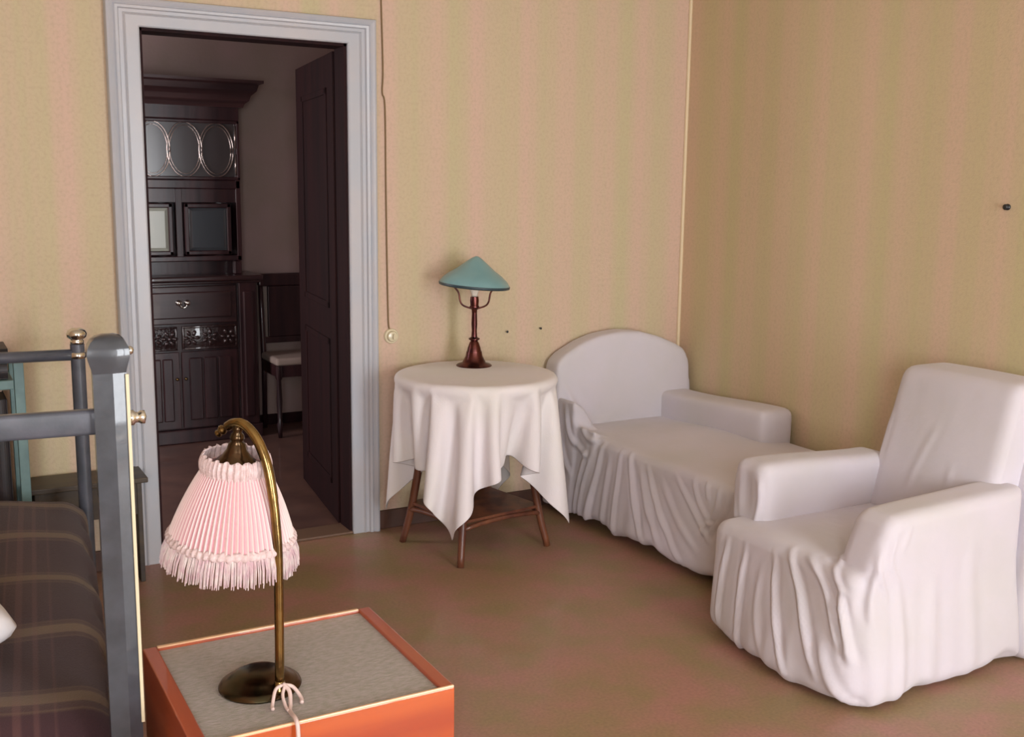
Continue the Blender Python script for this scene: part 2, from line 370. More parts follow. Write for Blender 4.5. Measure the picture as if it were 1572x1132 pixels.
lathe(bm, [(0, 0), (.012, 0), (.012, .004), (.004, .006), (.004, .010), (.010, .013), (.011, .017), (0, .021)], seg=14, M=M)
tag(obj('wall_hook', bm, BLACK, smooth=True), 'small dark peg on the right wall at the picture edge above the armchair', 'hook')

# ------------------------------------------------------------------ sideboard in the dining room
def sideboard():
    W = FY1 - .005; x1 = -1.72; x0 = -2.66; yf = 2.151; cx = (x0 + x1) / 2
    E = empty('sideboard', (cx, W - .2, 0), 0, 'tall dark carved mahogany sideboard with glazed doors in the dark dining room', 'sideboard')
    bm = nb()
    box(bm, x0, x1, yf + .02, W, .09, 1.03, .004)                 # carcass
    box(bm, x0 - .012, x1 + .012, yf - .005, W, .0, .09, .008)      # plinth
    for a in (x0, x1 - .135): box(bm, a + .01, a + .125, yf - .004, yf + .03, .09, 1.02, .008); box(bm, a + .035, a + .10, yf - .014, yf + .01, .14, .96, .01)
    obj('body', bm, MAHO, E)
    bm = nb(); box(bm, x0 - .03, x1 + .03, yf - .035, W, 1.03, 1.062, .010, 3); box(bm, x0 - .015, x1 + .015, yf - .015, W, 1.012, 1.03, .006); obj('counter_top', bm, MAHOX, E)
    # drawer
    dx0, dx1 = x0 + .14, x1 - .14
    bm = nb(); box(bm, dx0, dx1, yf - .002, yf + .04, .765, 1.0, .006); box(bm, dx0 + .035, dx1 - .035, yf - .010, yf + .01, .80, .965, .008)
    d = obj('drawer', bm, MAHOX, E)
    bm = nb(); M = Matrix.Translation((-2.196, yf - .008, .90)) @ Matrix.Rotation(PI / 2, 4, 'X')
    for s in (-1, 1):
        M = Matrix.Translation((-2.196 + s * .026, yf - .008, .90)) @ Matrix.Rotation(PI / 2, 4, 'X')
        lathe(bm, [(0, 0), (.016, 0), (.017, .004), (.007, .009), (.007, .014), (.015, .020), (.017, .027), (.012, .034), (0, .037)], seg=18, M=M)
    tube(bm, [(-2.222 + .052 * i / 8, yf - .03, .892 - .022 * math.sin(PI * i / 8)) for i in range(9)], .005, 8)
    obj('drawer_pull', bm, NICKEL, d, smooth=True)
    # carved frieze panels
    for (a, b) in ((dx0, -2.235), (-2.205, dx1)):
        bm = nb(); box(bm, a, b, yf + .002, yf + .03, .605, .745, .004)
        for e in ((a, b, .600, .614), (a, b, .736, .75), (a, a + .014, .605, .745), (b - .014, b, .605, .745)): box(bm, e[0], e[1], yf - .004, yf + .01, e[2], e[3], .003)
        nx = 3
        for i in range(nx):
            px = a + (b - a) * (i + .5) / nx
            for k in range(7):
                an = 2 * PI * k / 6 + i * .5; rr = .034 if k < 6 else 0
                t = bmesh.new(); bmesh.ops.create_icosphere(t, subdivisions=2, radius=1)
                sx = .016 if k < 6 else .013
                bmesh.ops.transform(t, matrix=Matrix.Translation((px + rr * math.cos(an), yf - .0, .675 + rr * math.sin(an))) @ Matrix.Rotation(-an, 4, 'Y') @ Matrix.Diagonal((sx * 1.25, .014, sx * .75, 1)), verts=t.verts); merge(bm, t)
        obj('carved_panel', bm, DARKC, E, smooth=False, angle=50)
    # lower doors with vertical fielded boards
    for (a, b, hs) in ((dx0, -2.225, 1), (-2.215, dx1, -1)):
        bm = nb(); box(bm, a + .002, b - .002, yf + .0, yf + .04, .10, .59, .004)
        w = (b - a - .08) / 3
        for i in range(3): box(bm, a + .04 + w * i + .004, a + .04 + w * (i + 1) - .004, yf - .010, yf + .01, .15, .55, .008)
        dd = obj('cabinet_door', bm, MAHO, E)
        bm = nb(); kx = b - .022 if hs == 1 else a + .022
        M = Matrix.Translation((kx, yf, .42)) @ Matrix.Rotation(PI / 2, 4, 'X'); lathe(bm, [(0, 0), (.008, 0), (.005, .012), (.010, .02), (0, .026)], seg=12, M=M); obj('door_knob', bm, BRASS, dd, smooth=True)
    # upper part
    ux0, ux1, uy = x0 + .08, x1 - .08, 2.2
    bm = nb()
    box(bm, ux0, ux1, W - .03, W, 1.062, 2.10)                     # back board
    for a in (ux0, ux1 - .03): box(bm, a, a + .03, uy, W, 1.062 + .09, 2.10, .004)
    box(bm, ux0, ux1, uy, W, 1.15, 1.185, .006); box(bm, ux0, ux1, uy, W, 1.60, 1.655, .006); box(bm, ux0, ux1, uy - .01, W, 2.02, 2.11, .006)
    box(bm, ux0, ux1, uy + .01, uy + .03, 1.515, 1.60, .002); box(bm, -2.205, -2.165, uy + .002, uy + .03, 1.18, 1.60, .003)
    box(bm, ux0 + .02, ux1 - .02, W - .16, W - .03, 1.062, 1.15)
    for a in (ux0 + .0, ux1 - .05): box(bm, a, a + .05, uy + .01, uy + .06, 1.062, 1.15, .008)
    obj('upper_case', bm, MAHO, E)
    bm = nb(); prof = [(0, 2.10), (.02, 2.10), (.03, 2.125), (.05, 2.14), (.06, 2.17), (.09, 2.20), (.10, 2.235), (.125, 2.245), (.125, 2.262), (0, 2.262)]
    # cornice swept round the front and both sides
    R = []
    for w, z in prof: R.append([bm.verts.new(v) for v in ((ux0 - w, W, z), (ux0 - w, uy - .02 - w, z), (ux1 + w, uy - .02 - w, z), (ux1 + w, W, z))])
    for A, B in zip(R, R[1:]):
        for i in range(3): bm.faces.new((A[i], A[i + 1], B[i + 1], B[i]))
    bm.faces.new(R[-1]); bmesh.ops.recalc_face_normals(bm, faces=bm.faces)
    obj('cornice', bm, MAHOX, E)
    # framed panes
    for (a, b, m, nm) in ((-2.50, -2.225, GLASSL, 'small glass door with a window reflection painted pale'), (-2.155, -1.865, GLASSD, 'small dark glass door')):
        z0, z1 = 1.19, 1.51; fr = nb(); wd = .028
        for e in ((a, b, z0, z0 + wd), (a, b, z1 - wd, z1), (a, a + wd, z0, z1), (b - wd, b, z0, z1)): box(fr, e[0], e[1], uy - .008, uy + .02, e[2], e[3], .006)
        f = obj('glazed_door', fr, MAHO, E); f['label'] = nm
        bm = nb(); g = .02
        A = [bm.verts.new(v) for v in ((a + wd, uy + .006, z0 + wd), (b - wd, uy + .006, z0 + wd), (b - wd, uy + .006, z1 - wd), (a + wd, uy + .006, z1 - wd))]
        B = [bm.verts.new(v) for v in ((a + wd + g, uy - .002, z0 + wd + g), (b - wd - g, uy - .002, z0 + wd + g), (b - wd - g, uy - .002, z1 - wd - g), (a + wd + g, uy - .002, z1 - wd - g))]
        bm.faces.new(B)
        for i in range(4): bm.faces.new((A[i], A[(i + 1) % 4], B[(i + 1) % 4], B[i]))
        bmesh.ops.recalc_face_normals(bm, faces=bm.faces); obj('pane', bm, m, f)
    # wide glazed door with interlaced ellipses
    a, b, z0, z1 = ux0 + .03, ux1 - .0, 1.655, 2.02; fr = nb(); wd = .02
    for e in ((a, b, z0, z0 + wd), (a, b, z1 - wd, z1), (a, a + wd, z0, z1), (b - wd, b, z0, z1)): box(fr, e[0], e[1], uy - .008, uy + .02, e[2], e[3], .005)
    f = obj('glazed_door', fr, MAHO, E); f['label'] = 'wide glass door with a row of interlaced ellipses'
    bm = nb(); box(bm, a + wd, b - wd, uy + .006, uy + .012, z0 + wd, z1 - wd); obj('pane', bm, GLASSG, f)
    bm = nb()
    for c in (-2.525, -2.33, -2.137, -1.944):
        for rr in (0, .014):
            pts = [(c + (.105 - rr) * math.cos(t), uy - .0, 1.838 + (.165 - rr * 1.3) * math.sin(t)) for t in ([2 * PI * i / 48 for i in range(49)] if c > -2.5 else [-PI / 2 + PI * i / 24 for i in range(25)])]
            pts = [p for p in pts if p[0] < b - wd + .002]
            tube(bm, pts, .0045 if rr == 0 else .003, 6)
    for xx in (b - wd - .006,): tube(bm, [(xx, uy - .002, z0 + .03), (xx, uy - .002, 1.815)], .006, 6); tube(bm, [(xx, uy - .002, 1.85), (xx, uy - .002, z1 - .03)], .006, 6)
    obj('ellipse_beading', bm, mat('polished_metal_beading', srgb(190, 176, 170), .2, .9), f, smooth=True)
sideboard()

def far_chair():
    x0, x1, y0, y1 = -1.645, -1.24, 2.03, 2.43
    E = empty('side_chair', ((x0 + x1) / 2, (y0 + y1) / 2, 0), 0, 'dark wooden side chair with pale seat standing right of the sideboard', 'chair')
    bm = nb(); box(bm, x0 + .0, x1, y0, y1 - .05, .475, .525, .018, 3); obj('seat', bm, SEATM, E)
    bm = nb()
    box(bm, x0 + .03, x1 - .03, y0 + .005, y0 + .03, .40, .476, .004); box(bm, x0 + .03, x1 - .03, y1 - .06, y1 - .04, .40, .476, .004)
    for a in (x0 + .005, x1 - .03): box(bm, a, a + .025, y0 + .03, y1 - .05, .40, .476, .004)
    obj('seat_frame', bm, MAHO, E)
    for x in (x0 + .02, x1 - .02):
        bm = nb(); lathe(bm, [(0, 0), (.013, 0), (.016, .05), (.022, .09), (.014, .11), (.019, .25), (.014, .38), (.024, .40), (.024, .474)], (x, y0 + .02), 14); obj('leg', bm, MAHO, E, smooth=True)
    for x in (x0 + .02, x1 - .02):
        bm = nb(); tube(bm, [(x, y1 - .035, 0), (x, y1 - .05, .45), (x, y1 - .02, .8), (x, y1 - .0, 1.03)], [.016, .019, .017, .015], 8); obj('leg', bm, MAHO, E, smooth=True)
    bm = nb(); box(bm, x0, x1, y1 - .035, y1 + .01, .96, 1.045, .012, 3); box(bm, x0 + .03, x1 - .03, y1 - .05, y1 - .03, .58, .62, .005)
    box(bm, x0 + .06, x1 - .06, y1 - .04, y1 - .015, .62, .96, .005); obj('backrest', bm, MAHO, E)
far_chair()

# ------------------------------------------------------------------ cloth-covered furniture
def soft(name, build, parent, voxel=.014, smooth=6, fn=None, m=WHITE, z0=None):
    bm = nb(); build(bm); me = bpy.data.meshes.new('tmp'); bm.to_mesh(me); bm.free()
    o = bpy.data.objects.new('tmp', me); COL.objects.link(o)
    r = o.modifiers.new('r', 'REMESH'); r.mode = 'VOXEL'; r.voxel_size = voxel
    s = o.modifiers.new('s', 'SMOOTH'); s.iterations = smooth; s.factor = .5
    dg = bpy.context.evaluated_depsgraph_get(); dg.update()
    me2 = bpy.data.meshes.new_from_object(o.evaluated_get(dg)); bpy.data.objects.remove(o)
    me2.name = name
    n = len(me2.vertices); P = np.empty(n * 3); me2.vertices.foreach_get('co', P); P = P.reshape(-1, 3)
    Nn = np.empty(n * 3); me2.vertices.foreach_get('normal', Nn); Nn = Nn.reshape(-1, 3)
    if fn is not None:
        P = fn(P, Nn); me2.vertices.foreach_set('co', P.ravel()); me2.update()
    me2.materials.clear()
    return link(name, me2, m, parent, True)
def dline(U, V, line):
    """distance of points (U,V) to a 2D polyline and parameter 0..1 along it"""
    line = [np.array(a, float) for a in line]; L = [np.linalg.norm(b - a) for a, b in zip(line, line[1:])]; T = sum(L); acc = 0
    best = np.full(U.shape, 1e9); bt = np.zeros(U.shape)
    for a, b, l in zip(line, line[1:], L):
        d = (b - a) / l; t = np.clip((U - a[0]) * d[0] + (V - a[1]) * d[1], 0, l)
        dist = np.hypot(U - a[0] - t * d[0], V - a[1] - t * d[1]); k = dist < best
        best = np.where(k, dist, best); bt = np.where(k, (acc + t) / T, bt); acc += l
    return best, bt
def creases(U, V, lines):
    out = np.zeros(U.shape)
    for line, amp, w in lines:
        c = [Vector((a[0], a[1], 0)) for a in line]; c = [(p.x, p.y) for p in smoothpath(c, 5)] if len(c) > 2 else line
        d, t = dline(U, V, c)
        tp = np.clip(np.minimum(t * 4 + .1, (1 - t) * 5 + .25), 0, 1)
        out += amp * tp * (np.exp(-(d / w) ** 2) - .35 * np.exp(-((d - 1.7 * w) / (w * .9)) ** 2))
    return out
def sstep(x, a, b):
    t = np.clip((x - a) / (b - a), 0, 1); return t * t * (3 - 2 * t)
def lumps(P, k, seed=0):
    r = np.random.RandomState(seed); out = np.zeros(len(P))
    for i in range(7):
        d = r.normal(size=3); d /= np.linalg.norm(d); out += np.sin(P @ d * k * r.uniform(.6, 1.6) + r.uniform(0, 6.3))
    return out / 4

def chaise():
    E = empty('chaise_longue', (-.45, -.85, 0), 0, 'white slipcovered chaise longue with arched back standing in the room corner', 'chaise longue')
    # arched backrest
    def back(bm):
        pts = [(-.865, 0.02), (-.872, .5), (-.868, .70), (-.855, .765), (-.81, .805), (-.70, .86), (-.60, .892), (-.46, .908), (-.34, .898), (-.22, .865), (-.12, .825), (-.06, .79), (-.03, .72), (-.02, .5), (-.02, .02)]
        prism(bm, pts, -.165, -.028, 'y')
    def backfn(P, N):
        d = lumps(P, 9, 3) * .004 * (P[:, 1] < -.09)
        d += creases(P[:, 0], P[:, 2], [([(-.80, .60), (-.74, .50), (-.64, .45), (-.55, .46)], .012, .02), ([(-.84, .55), (-.76, .43), (-.66, .40)], .010, .018), ([(-.84, .66), (-.80, .60), (-.77, .50)], .008, .016)]) * (P[:, 1] < -.1)
        Q = P + N * d[:, None]; Q[:, 1] = np.minimum(Q[:, 1] + sstep(Q[:, 2], .45, .95) * .03, -.024); return Q
    soft('backrest', back, E, .013, 8, backfn)
    # raised arm along the wall
    def arm(bm): box(bm, -.225, -.028, -.945, -.10, .02, .598, .035, 4)
    def armfn(P, N):
        Q = P + N * (lumps(P, 11, 5) * .004)[:, None]
        Q[:, 2] += sstep(Q[:, 2], .4, .6) * (-.018 + .03 * sstep(-Q[:, 1], .1, .95)) ; Q[:, 0] = np.minimum(Q[:, 0], -.02); return Q
    soft('armrest', arm, E, .012, 6, armfn)
    # seat and hanging cover
    def seat(bm):
        box(bm, -.835, -.028, -1.575, -.06, .02, .445, .045, 4)
        prism(bm, [(-.86, .02), (-.86, .60), (-.80, .56), (-.72, .44), (-.66, .40), (-.66, .02)], -.30, -.06, 'y')
        prism(bm, [(-.845, .02), (-.845, .48), (-.76, .44), (-.70, .40), (-.66, .02)], -.46, -.26, 'y')
    CL = [([(-.40, .40), (-.36, .216), (-.34, .0)], .012, .013), ([(-.448, .394), (-.40, .216), (-.38, .0)], .010, .012), ([(-.52, .45), (-.48, .248), (-.44, .0)], .014, .014), ([(-.585, .40), (-.57, .219), (-.56, .0)], .010, .016), ([(-.667, .447), (-.66, .219), (-.668, .0)], .012, .012),
          ([(-.73, .45), (-.80, .243), (-.90, .02)], .016, .014), ([(-.82, .40), (-.91, .217), (-1.02, .06)], .012, .018), ([(-.87, .42), (-.99, .23), (-1.18, .04)], .014, .013), ([(-.98, .38), (-1.10, .25), (-1.27, .12)], .007, .016),
          ([(-1.08, .42), (-1.18, .333), (-1.34, .184)], .010, .012), ([(-1.20, .44), (-1.25, .342), (-1.35, .25)], .010, .011), ([(-1.29, .44), (-1.31, .36)], .009, .010), ([(-1.37, .449), (-1.36, .337), (-1.28, .205)], .011, .011),
          ([(-1.45, .45), (-1.42, .35), (-1.32, .20)], .011, .011), ([(-1.54, .45), (-1.5, .3), (-1.38, .12)], .012, .013), ([(-.294, .573), (-.40, .44), (-.54, .46)], .012, .013), ([(-.22, .57), (-.27, .42), (-.42, .34)], .012, .014), ([(-.16, .57), (-.2, .35), (-.3, .22)], .010, .014)]
    def seatfn(P, N):
        side = np.clip(-N[:, 0], 0, 1) * (P[:, 0] < -.6)
        d = creases(P[:, 1], P[:, 2], CL) * np.clip(side * 1.6, 0, 1)
        front = np.clip(-N[:, 1], 0, 1) * (P[:, 1] < -1.3)
        dep = sstep(-P[:, 2], -.42, -.05)
        d += front * dep * .018 * np.sin(P[:, 0] * 34 + 2 * np.sin(P[:, 0] * 9))
        d += side * dep * .004 * np.sin(P[:, 1] * 40 + 3 * np.sin(P[:, 1] * 7))
        top = np.clip(N[:, 2], 0, 1) * (P[:, 2] > .3)
        d += top * (.006 * lumps(P, 7, 9) + .03 * np.exp(-((P[:, 0] + .38) / .3) ** 2) * sstep(-P[:, 1], .15, .7) * sstep(P[:, 1], -1.7, -1.3))
        d += lumps(P, 16, 2) * .002
        Q = P + N * d[:, None]
        fl = sstep(-P[:, 2], -.40, -.02)
        Q[:, 0] -= fl * .03 * (P[:, 0] < -.5) * np.clip((-.5 - P[:, 0]) / .3, 0, 1)
        Q[:, 1] -= fl * .03 * np.clip((-1.2 - P[:, 1]) / .3, 0, 1)
        Q[:, 0] = np.minimum(Q[:, 0], -.022)
        hem = .018 + .012 * np.sin(P[:, 1] * 13 + 1) + .006 * np.sin(P[:, 1] * 31)
        Q[:, 2] = np.where(Q[:, 2] < .3, hem + (Q[:, 2]) * (.3 - hem) / .3, Q[:, 2]); Q[:, 2] = np.maximum(Q[:, 2], .003)
        return Q
    soft('seat_cover', seat, E, .0105, 3, seatfn)
    for x, y in ((-.78, -.12), (-.10, -.12), (-.78, -1.5), (-.10, -1.5)):
        bm = nb(); lathe(bm, [(0, 0), (.018, 0), (.025, .03), (.025, .06), (0, .06)], (x, y), 12); obj('leg', bm, BROWN, E, smooth=True)
chaise()

def split_off(o, name, test, parent, m=WHITE):
    """cut the faces for which test(centre) holds out of a finished cover into a part of their own"""
    bm = bmesh.new(); bm.from_mesh(o.data); W = MATX[o.name]
    sel = [f for f in bm.faces if test(W @ f.calc_center_median())]
    b2 = bm.copy(); idx = {f.index for f in sel}
    bmesh.ops.delete(bm, geom=sel, context='FACES'); b2.faces.ensure_lookup_table()
    bmesh.ops.delete(b2, geom=[f for f in b2.faces if f.index not in idx], context='FACES')
    bm.to_mesh(o.data); bm.free(); me = bpy.data.meshes.new(name); b2.to_mesh(me); b2.free(); me.materials.append(m)
    q = bpy.data.objects.new(name, me); COL.objects.link(q); q.parent = parent; MATX[q.name] = W
    return q

def armchair():
    E = empty('armchair', (-.62, -2.02, 0), 0, 'white slipcovered armchair with square back in front of the right wall', 'armchair')
    def back(bm): box(bm, -.46, -.22, -2.325, -1.775, .30, .975, .045, 5)
    def backfn(P, N):
        d = lumps(P, 8, 4) * .004 + .012 * np.exp(-((P[:, 1] + 2.05) / .25) ** 2) * np.exp(-((P[:, 2] - .7) / .25) ** 2) * (N[:, 0] < -.3)
        d += creases(P[:, 1], P[:, 2], [([(-1.96, .50), (-1.98, .62), (-2.03, .78)], .003, .014), ([(-2.14, .48), (-2.13, .66)], .003, .014), ([(-1.80, .44), (-1.795, .60), (-1.80, .80)], .006, .009)]) * (N[:, 0] < -.4)
        Q = P + N * d[:, None]; k = np.clip((P[:, 2] - .40) / .6, 0, 1)
        Q[:, 0] += k * .15; Q[:, 1] += -(k * .025) * np.clip((P[:, 1] + 2.3) / .5, 0, 1); return Q
    soft('backrest', back, E, .011, 4, backfn)
    def shell(bm): box(bm, -.335, -.06, -2.425, -1.755, .02, .955, .04, 4)
    def shellfn(P, N):
        near = np.clip(-N[:, 1] * 1.5, 0, 1) * (P[:, 1] < -2.2)
        d = creases(P[:, 0], P[:, 2], [([(-.315, .93), (-.32, .6), (-.33, .3), (-.37, .02)], .018, .013), ([(-.26, .93), (-.24, .5), (-.27, .05)], .008, .018), ([(-.17, .93), (-.17, .5), (-.15, .05)], .010, .022)]) * near
        d += lumps(P, 10, 8) * .003
        Q = P + N * d[:, None]; k = np.clip((P[:, 2] - .40) / .6, 0, 1); Q[:, 0] += k * .15 * np.clip(-(P[:, 0] + .06) / .275, 0, 1)
        Q[:, 0] = np.minimum(Q[:, 0], -.03)
        fl = sstep(-P[:, 2], -.45, -.02); Q[:, 1] -= fl * .03 * near
        Q[:, 2] = np.maximum(Q[:, 2] - .016, .004); return Q
    soft('back_cover', shell, E, .0125, 4, shellfn)
    def fara(bm): box(bm, -1.005, -.33, -1.815, -1.64, .02, .648, .045, 5)
    def farafn(P, N):
        d = lumps(P, 9, 6) * .004
        d += creases(P[:, 1], P[:, 2], [([(-1.785, .60), (-1.79, .5), (-1.77, .40)], .010, .010), ([(-1.655, .60), (-1.65, .5), (-1.67, .36)], .008, .010)]) * (N[:, 0] < -.4)
        d -= .014 * np.exp(-((P[:, 1] + 1.725) / .03) ** 2) * np.exp(-((P[:, 2] - .52) / .08) ** 2) * (N[:, 0] < -.4)
        Q = P + N * d[:, None]; Q[:, 2] -= sstep(P[:, 0], -.9, -.4) * .02 * (P[:, 2] > .4); return Q
    soft('armrest', fara, E, .011, 4, farafn)
    # seat, near arm and the skirt are one hanging cover; the arm is cut out of it afterwards
    def seat(bm):
        box(bm, -1.115, -.35, -2.37, -1.665, .02, .43, .055, 5)
        prism(bm, [(-1.07, .02), (-1.09, .30), (-1.055, .44), (-1.02, .53), (-.995, .585), (-.96, .61), (-.85, .618), (-.33, .632), (-.33, .02)], -2.395, -2.225, 'y', bev=.045, seg=5)
    AL = [([(-1.765, .38), (-1.75, .201), (-1.76, .05)], .014, .010), ([(-1.86, .386), (-1.862, .233), (-1.9, .0)], .014, .010), ([(-1.951, .34), (-1.965, .215), (-2.042, .06)], .007, .014),
          ([(-2.005, .40), (-2.04, .268), (-2.163, .06)], .015, .011), ([(-2.06, .43), (-2.163, .288), (-2.275, .08)], .018, .012), ([(-2.121, .434), (-2.246, .362), (-2.331, .18)], .013, .010), ([(-2.31, .371), (-2.33, .282), (-2.35, .16)], .022, .009),
          ([(-2.26, .2), (-2.30, .1), (-2.36, .0)], .012, .014), ([(-2.20, .46), (-2.25, .43), (-2.33, .36)], .010, .009), ([(-2.39, .46), (-2.385, .36), (-2.40, .27)], .012, .010)]
    NL = [([(-1.01, .52), (-1.03, .44), (-.99, .34)], .007, .009), ([(-.96, .56), (-.985, .47), (-.94, .38)], .006, .010), ([(-.90, .58), (-.93, .50)], .004, .010),
          ([(-.95, .40), (-.94, .2), (-.96, .0)], .010, .022), ([(-.78, .4), (-.80, .2), (-.82, .0)], .008, .03), ([(-.6, .5), (-.6, .2), (-.62, .0)], .006, .03)]
    def seatfn(P, N):
        side = np.clip(-N[:, 0] * 1.6, 0, 1) * (P[:, 0] < -.9)
        near = np.clip(-N[:, 1] * 1.5, 0, 1) * (P[:, 1] < -2.2)
        d = creases(P[:, 1], P[:, 2], AL) * side + creases(P[:, 0], P[:, 2], NL) * near
        top = np.clip(N[:, 2], 0, 1) * (P[:, 2] > .3) * (P[:, 1] > -2.2)
        d += top * (.004 * lumps(P, 8, 12) + .018 * np.exp(-((P[:, 1] + 1.98) / .18) ** 2))
        d += lumps(P, 15, 13) * .002
        dep = sstep(-P[:, 2], -.40, -.03)
        d += side * dep * .0035 * np.sin(P[:, 1] * 42 + 3 * np.sin(P[:, 1] * 9))
        Q = P + N * d[:, None]
        Q[:, 0] -= dep * .09 * np.clip((-.8 - P[:, 0]) / .3, 0, 1) * np.exp(-((P[:, 1] + 2.12) / .33) ** 2)
        Q[:, 1] -= dep * (.045 + .025 * np.clip((-.8 - P[:, 0]) / .2, 0, 1)) * np.clip((-2.2 - P[:, 1]) / .18, 0, 1)
        hem = .012 + .009 * np.sin(P[:, 1] * 21) * side + .040 * np.exp(-((P[:, 0] + .42) / .07) ** 2) * near + .022 * np.exp(-((P[:, 0] + .85) / .05) ** 2) * near
        Q[:, 2] = np.where(Q[:, 2] < .3, hem - .022 + (Q[:, 2]) * (.322 - hem) / .3, Q[:, 2]); Q[:, 2] = np.maximum(Q[:, 2], .002)
        return Q
    so = soft('seat_cover', seat, E, .0095, 3, seatfn)
    split_off(so, 'armrest', lambda c: c.z > .445 and c.y < -2.20, E)
    for x, y in ((-.98, -2.3), (-.98, -1.72), (-.18, -2.3), (-.18, -1.82)):
        bm = nb(); lathe(bm, [(0, 0), (.018, 0), (.025, .03), (.025, .06), (0, .06)], (x, y), 12); obj('leg', bm, BROWN, E, smooth=True)
armchair()

# ------------------------------------------------------------------ round table, cloth and teal lamp
TC = Vector((-1.458, -.41, 0)); TR = .36; TZ = .795
def round_table():
    E = empty('round_table', TC, 0, 'round brown wooden table under the white cloth beside the door frame', 'table')
    bm = nb(); lathe(bm, [(0, TZ - .028), (TR - .008, TZ - .028), (TR, TZ - .02), (TR, TZ - .008), (TR - .008, TZ), (0, TZ)], TC[:2], 56); obj('tabletop', bm, BROWN, E, angle=40)
    feet = [(-1.744, -.232), (-1.659, -.666), (-1.172, -.585), (-1.257, -.151)]
    tops = []
    for fx, fy in feet:
        tx, ty = TC.x + (fx - TC.x) * .62, TC.y + (fy - TC.y) * .62; tops.append((tx, ty))
        bm = nb(); tube(bm, smoothpath([(tx, ty, TZ - .028), (tx + (fx - tx) * .25, ty + (fy - ty) * .25, .5), (tx + (fx - tx) * .62, ty + (fy - ty) * .62, .2), (fx, fy, 0)], 5), [.024 - .008 * i / 15 for i in range(16)], 8); obj('leg', bm, BROWN, E, smooth=True)
    at = lambda i, z: (lambda t: (tops[i][0] + (feet[i][0] - tops[i][0]) * t, tops[i][1] + (feet[i][1] - tops[i][1]) * t, z))(1 - z / .8 * .62 - .12)
    for i in range(4):
        a, b = Vector(at(i, .175)), Vector(at((i + 1) % 4, .175))
        bm = nb(); tube(bm, [a + (b - a) * k / 8 + Vector((0, 0, -.016 * (2 * k / 8 - 1) ** 2)) for k in range(9)], .011, 8); obj('stretcher', bm, BROWN, E, smooth=True)
    bm = nb()
    c = [Vector(at(i, .20)) for i in range(4)]; poly = [(p.x, p.y) for p in c]
    prism(bm, poly, .185, .197, 'z'); obj('lower_shelf', bm, BROWN, E)
round_table()

def cloth_sim():
    """drape a real square of cloth over the table by simulation, then keep the resulting mesh"""
    n = 64; half = .732
    me = bpy.data.meshes.new('tablecloth'); rot = Matrix.Rotation(math.radians(49 - 45), 3, 'Z'); off = Vector((TC.x, TC.y, TZ + .012))
    vs = []; fs = []
    for j in range(n + 1):
        for i in range(n + 1):
            v = rot @ Vector((-half + 2 * half * i / n, -half + 2 * half * j / n, 0)); vs.append(off + v + Vector((0, 0, .0005 * math.sin(i * 1.7) * math.cos(j * 1.3))))
    for j in range(n):
        for i in range(n): k = j * (n + 1) + i; fs.append((k, k + 1, k + n + 2, k + n + 1))
    me.from_pydata(vs, [], fs); o = bpy.data.objects.new('cloth_tmp', me); COL.objects.link(o)
    bm = nb(); lathe(bm, [(0, TZ - .03), (TR - .006, TZ - .03), (TR, TZ - .022), (TR, TZ - .008), (TR - .008, TZ), (0, TZ)], TC[:2], 64)
    cm = bpy.data.meshes.new('c'); bm.to_mesh(cm); bm.free(); co = bpy.data.objects.new('col_tmp', cm); COL.objects.link(co)
    cmod = co.modifiers.new('col', 'COLLISION'); co.collision.thickness_outer = .004; co.collision.cloth_friction = 25
    md = o.modifiers.new('cloth', 'CLOTH'); st = md.settings; st.quality = 6; st.mass = .25; st.tension_stiffness = 20; st.compression_stiffness = 20; st.shear_stiffness = 8; st.bending_stiffness = 1.5
    st.tension_damping = 8; st.compression_damping = 8; st.shear_damping = 8; st.bending_damping = 1; st.air_damping = 2
    md.collision_settings.use_collision = True; md.collision_settings.distance_min = .004; md.collision_settings.collision_quality = 3
    md.collision_settings.use_self_collision = True; md.collision_settings.self_distance_min = .004
    md.point_cache.frame_start = 1; md.point_cache.frame_end = 72
    for f in range(1, 73): S.frame_set(f)
    dg = bpy.context.evaluated_depsgraph_get(); res = bpy.data.meshes.new_from_object(o.evaluated_get(dg))
    bpy.data.objects.remove(o); bpy.data.objects.remove(co); S.frame_set(1)
    res.name = 'tablecloth'; res.materials.clear()
    for v in res.vertices:                                           # the rear corner lies against the wall
        if v.co.y > -.035: v.co.y = -.035 + .02 * math.tanh((v.co.y + .035) / .1)
    r = link('tablecloth', res, LINEN, None, True)
    tag(r, 'white square linen cloth draped over the round table, corners hanging down', 'tablecloth')
    sd = r.modifiers.new('thick', 'SOLIDIFY'); sd.thickness = .002; sd.offset = 1
    ss = r.modifiers.new('sub', 'SUBSURF'); ss.levels = 1; ss.render_levels = 1
    return r
import time; _t = time.time()
cloth_sim()
print('cloth seconds', time.time() - _t)

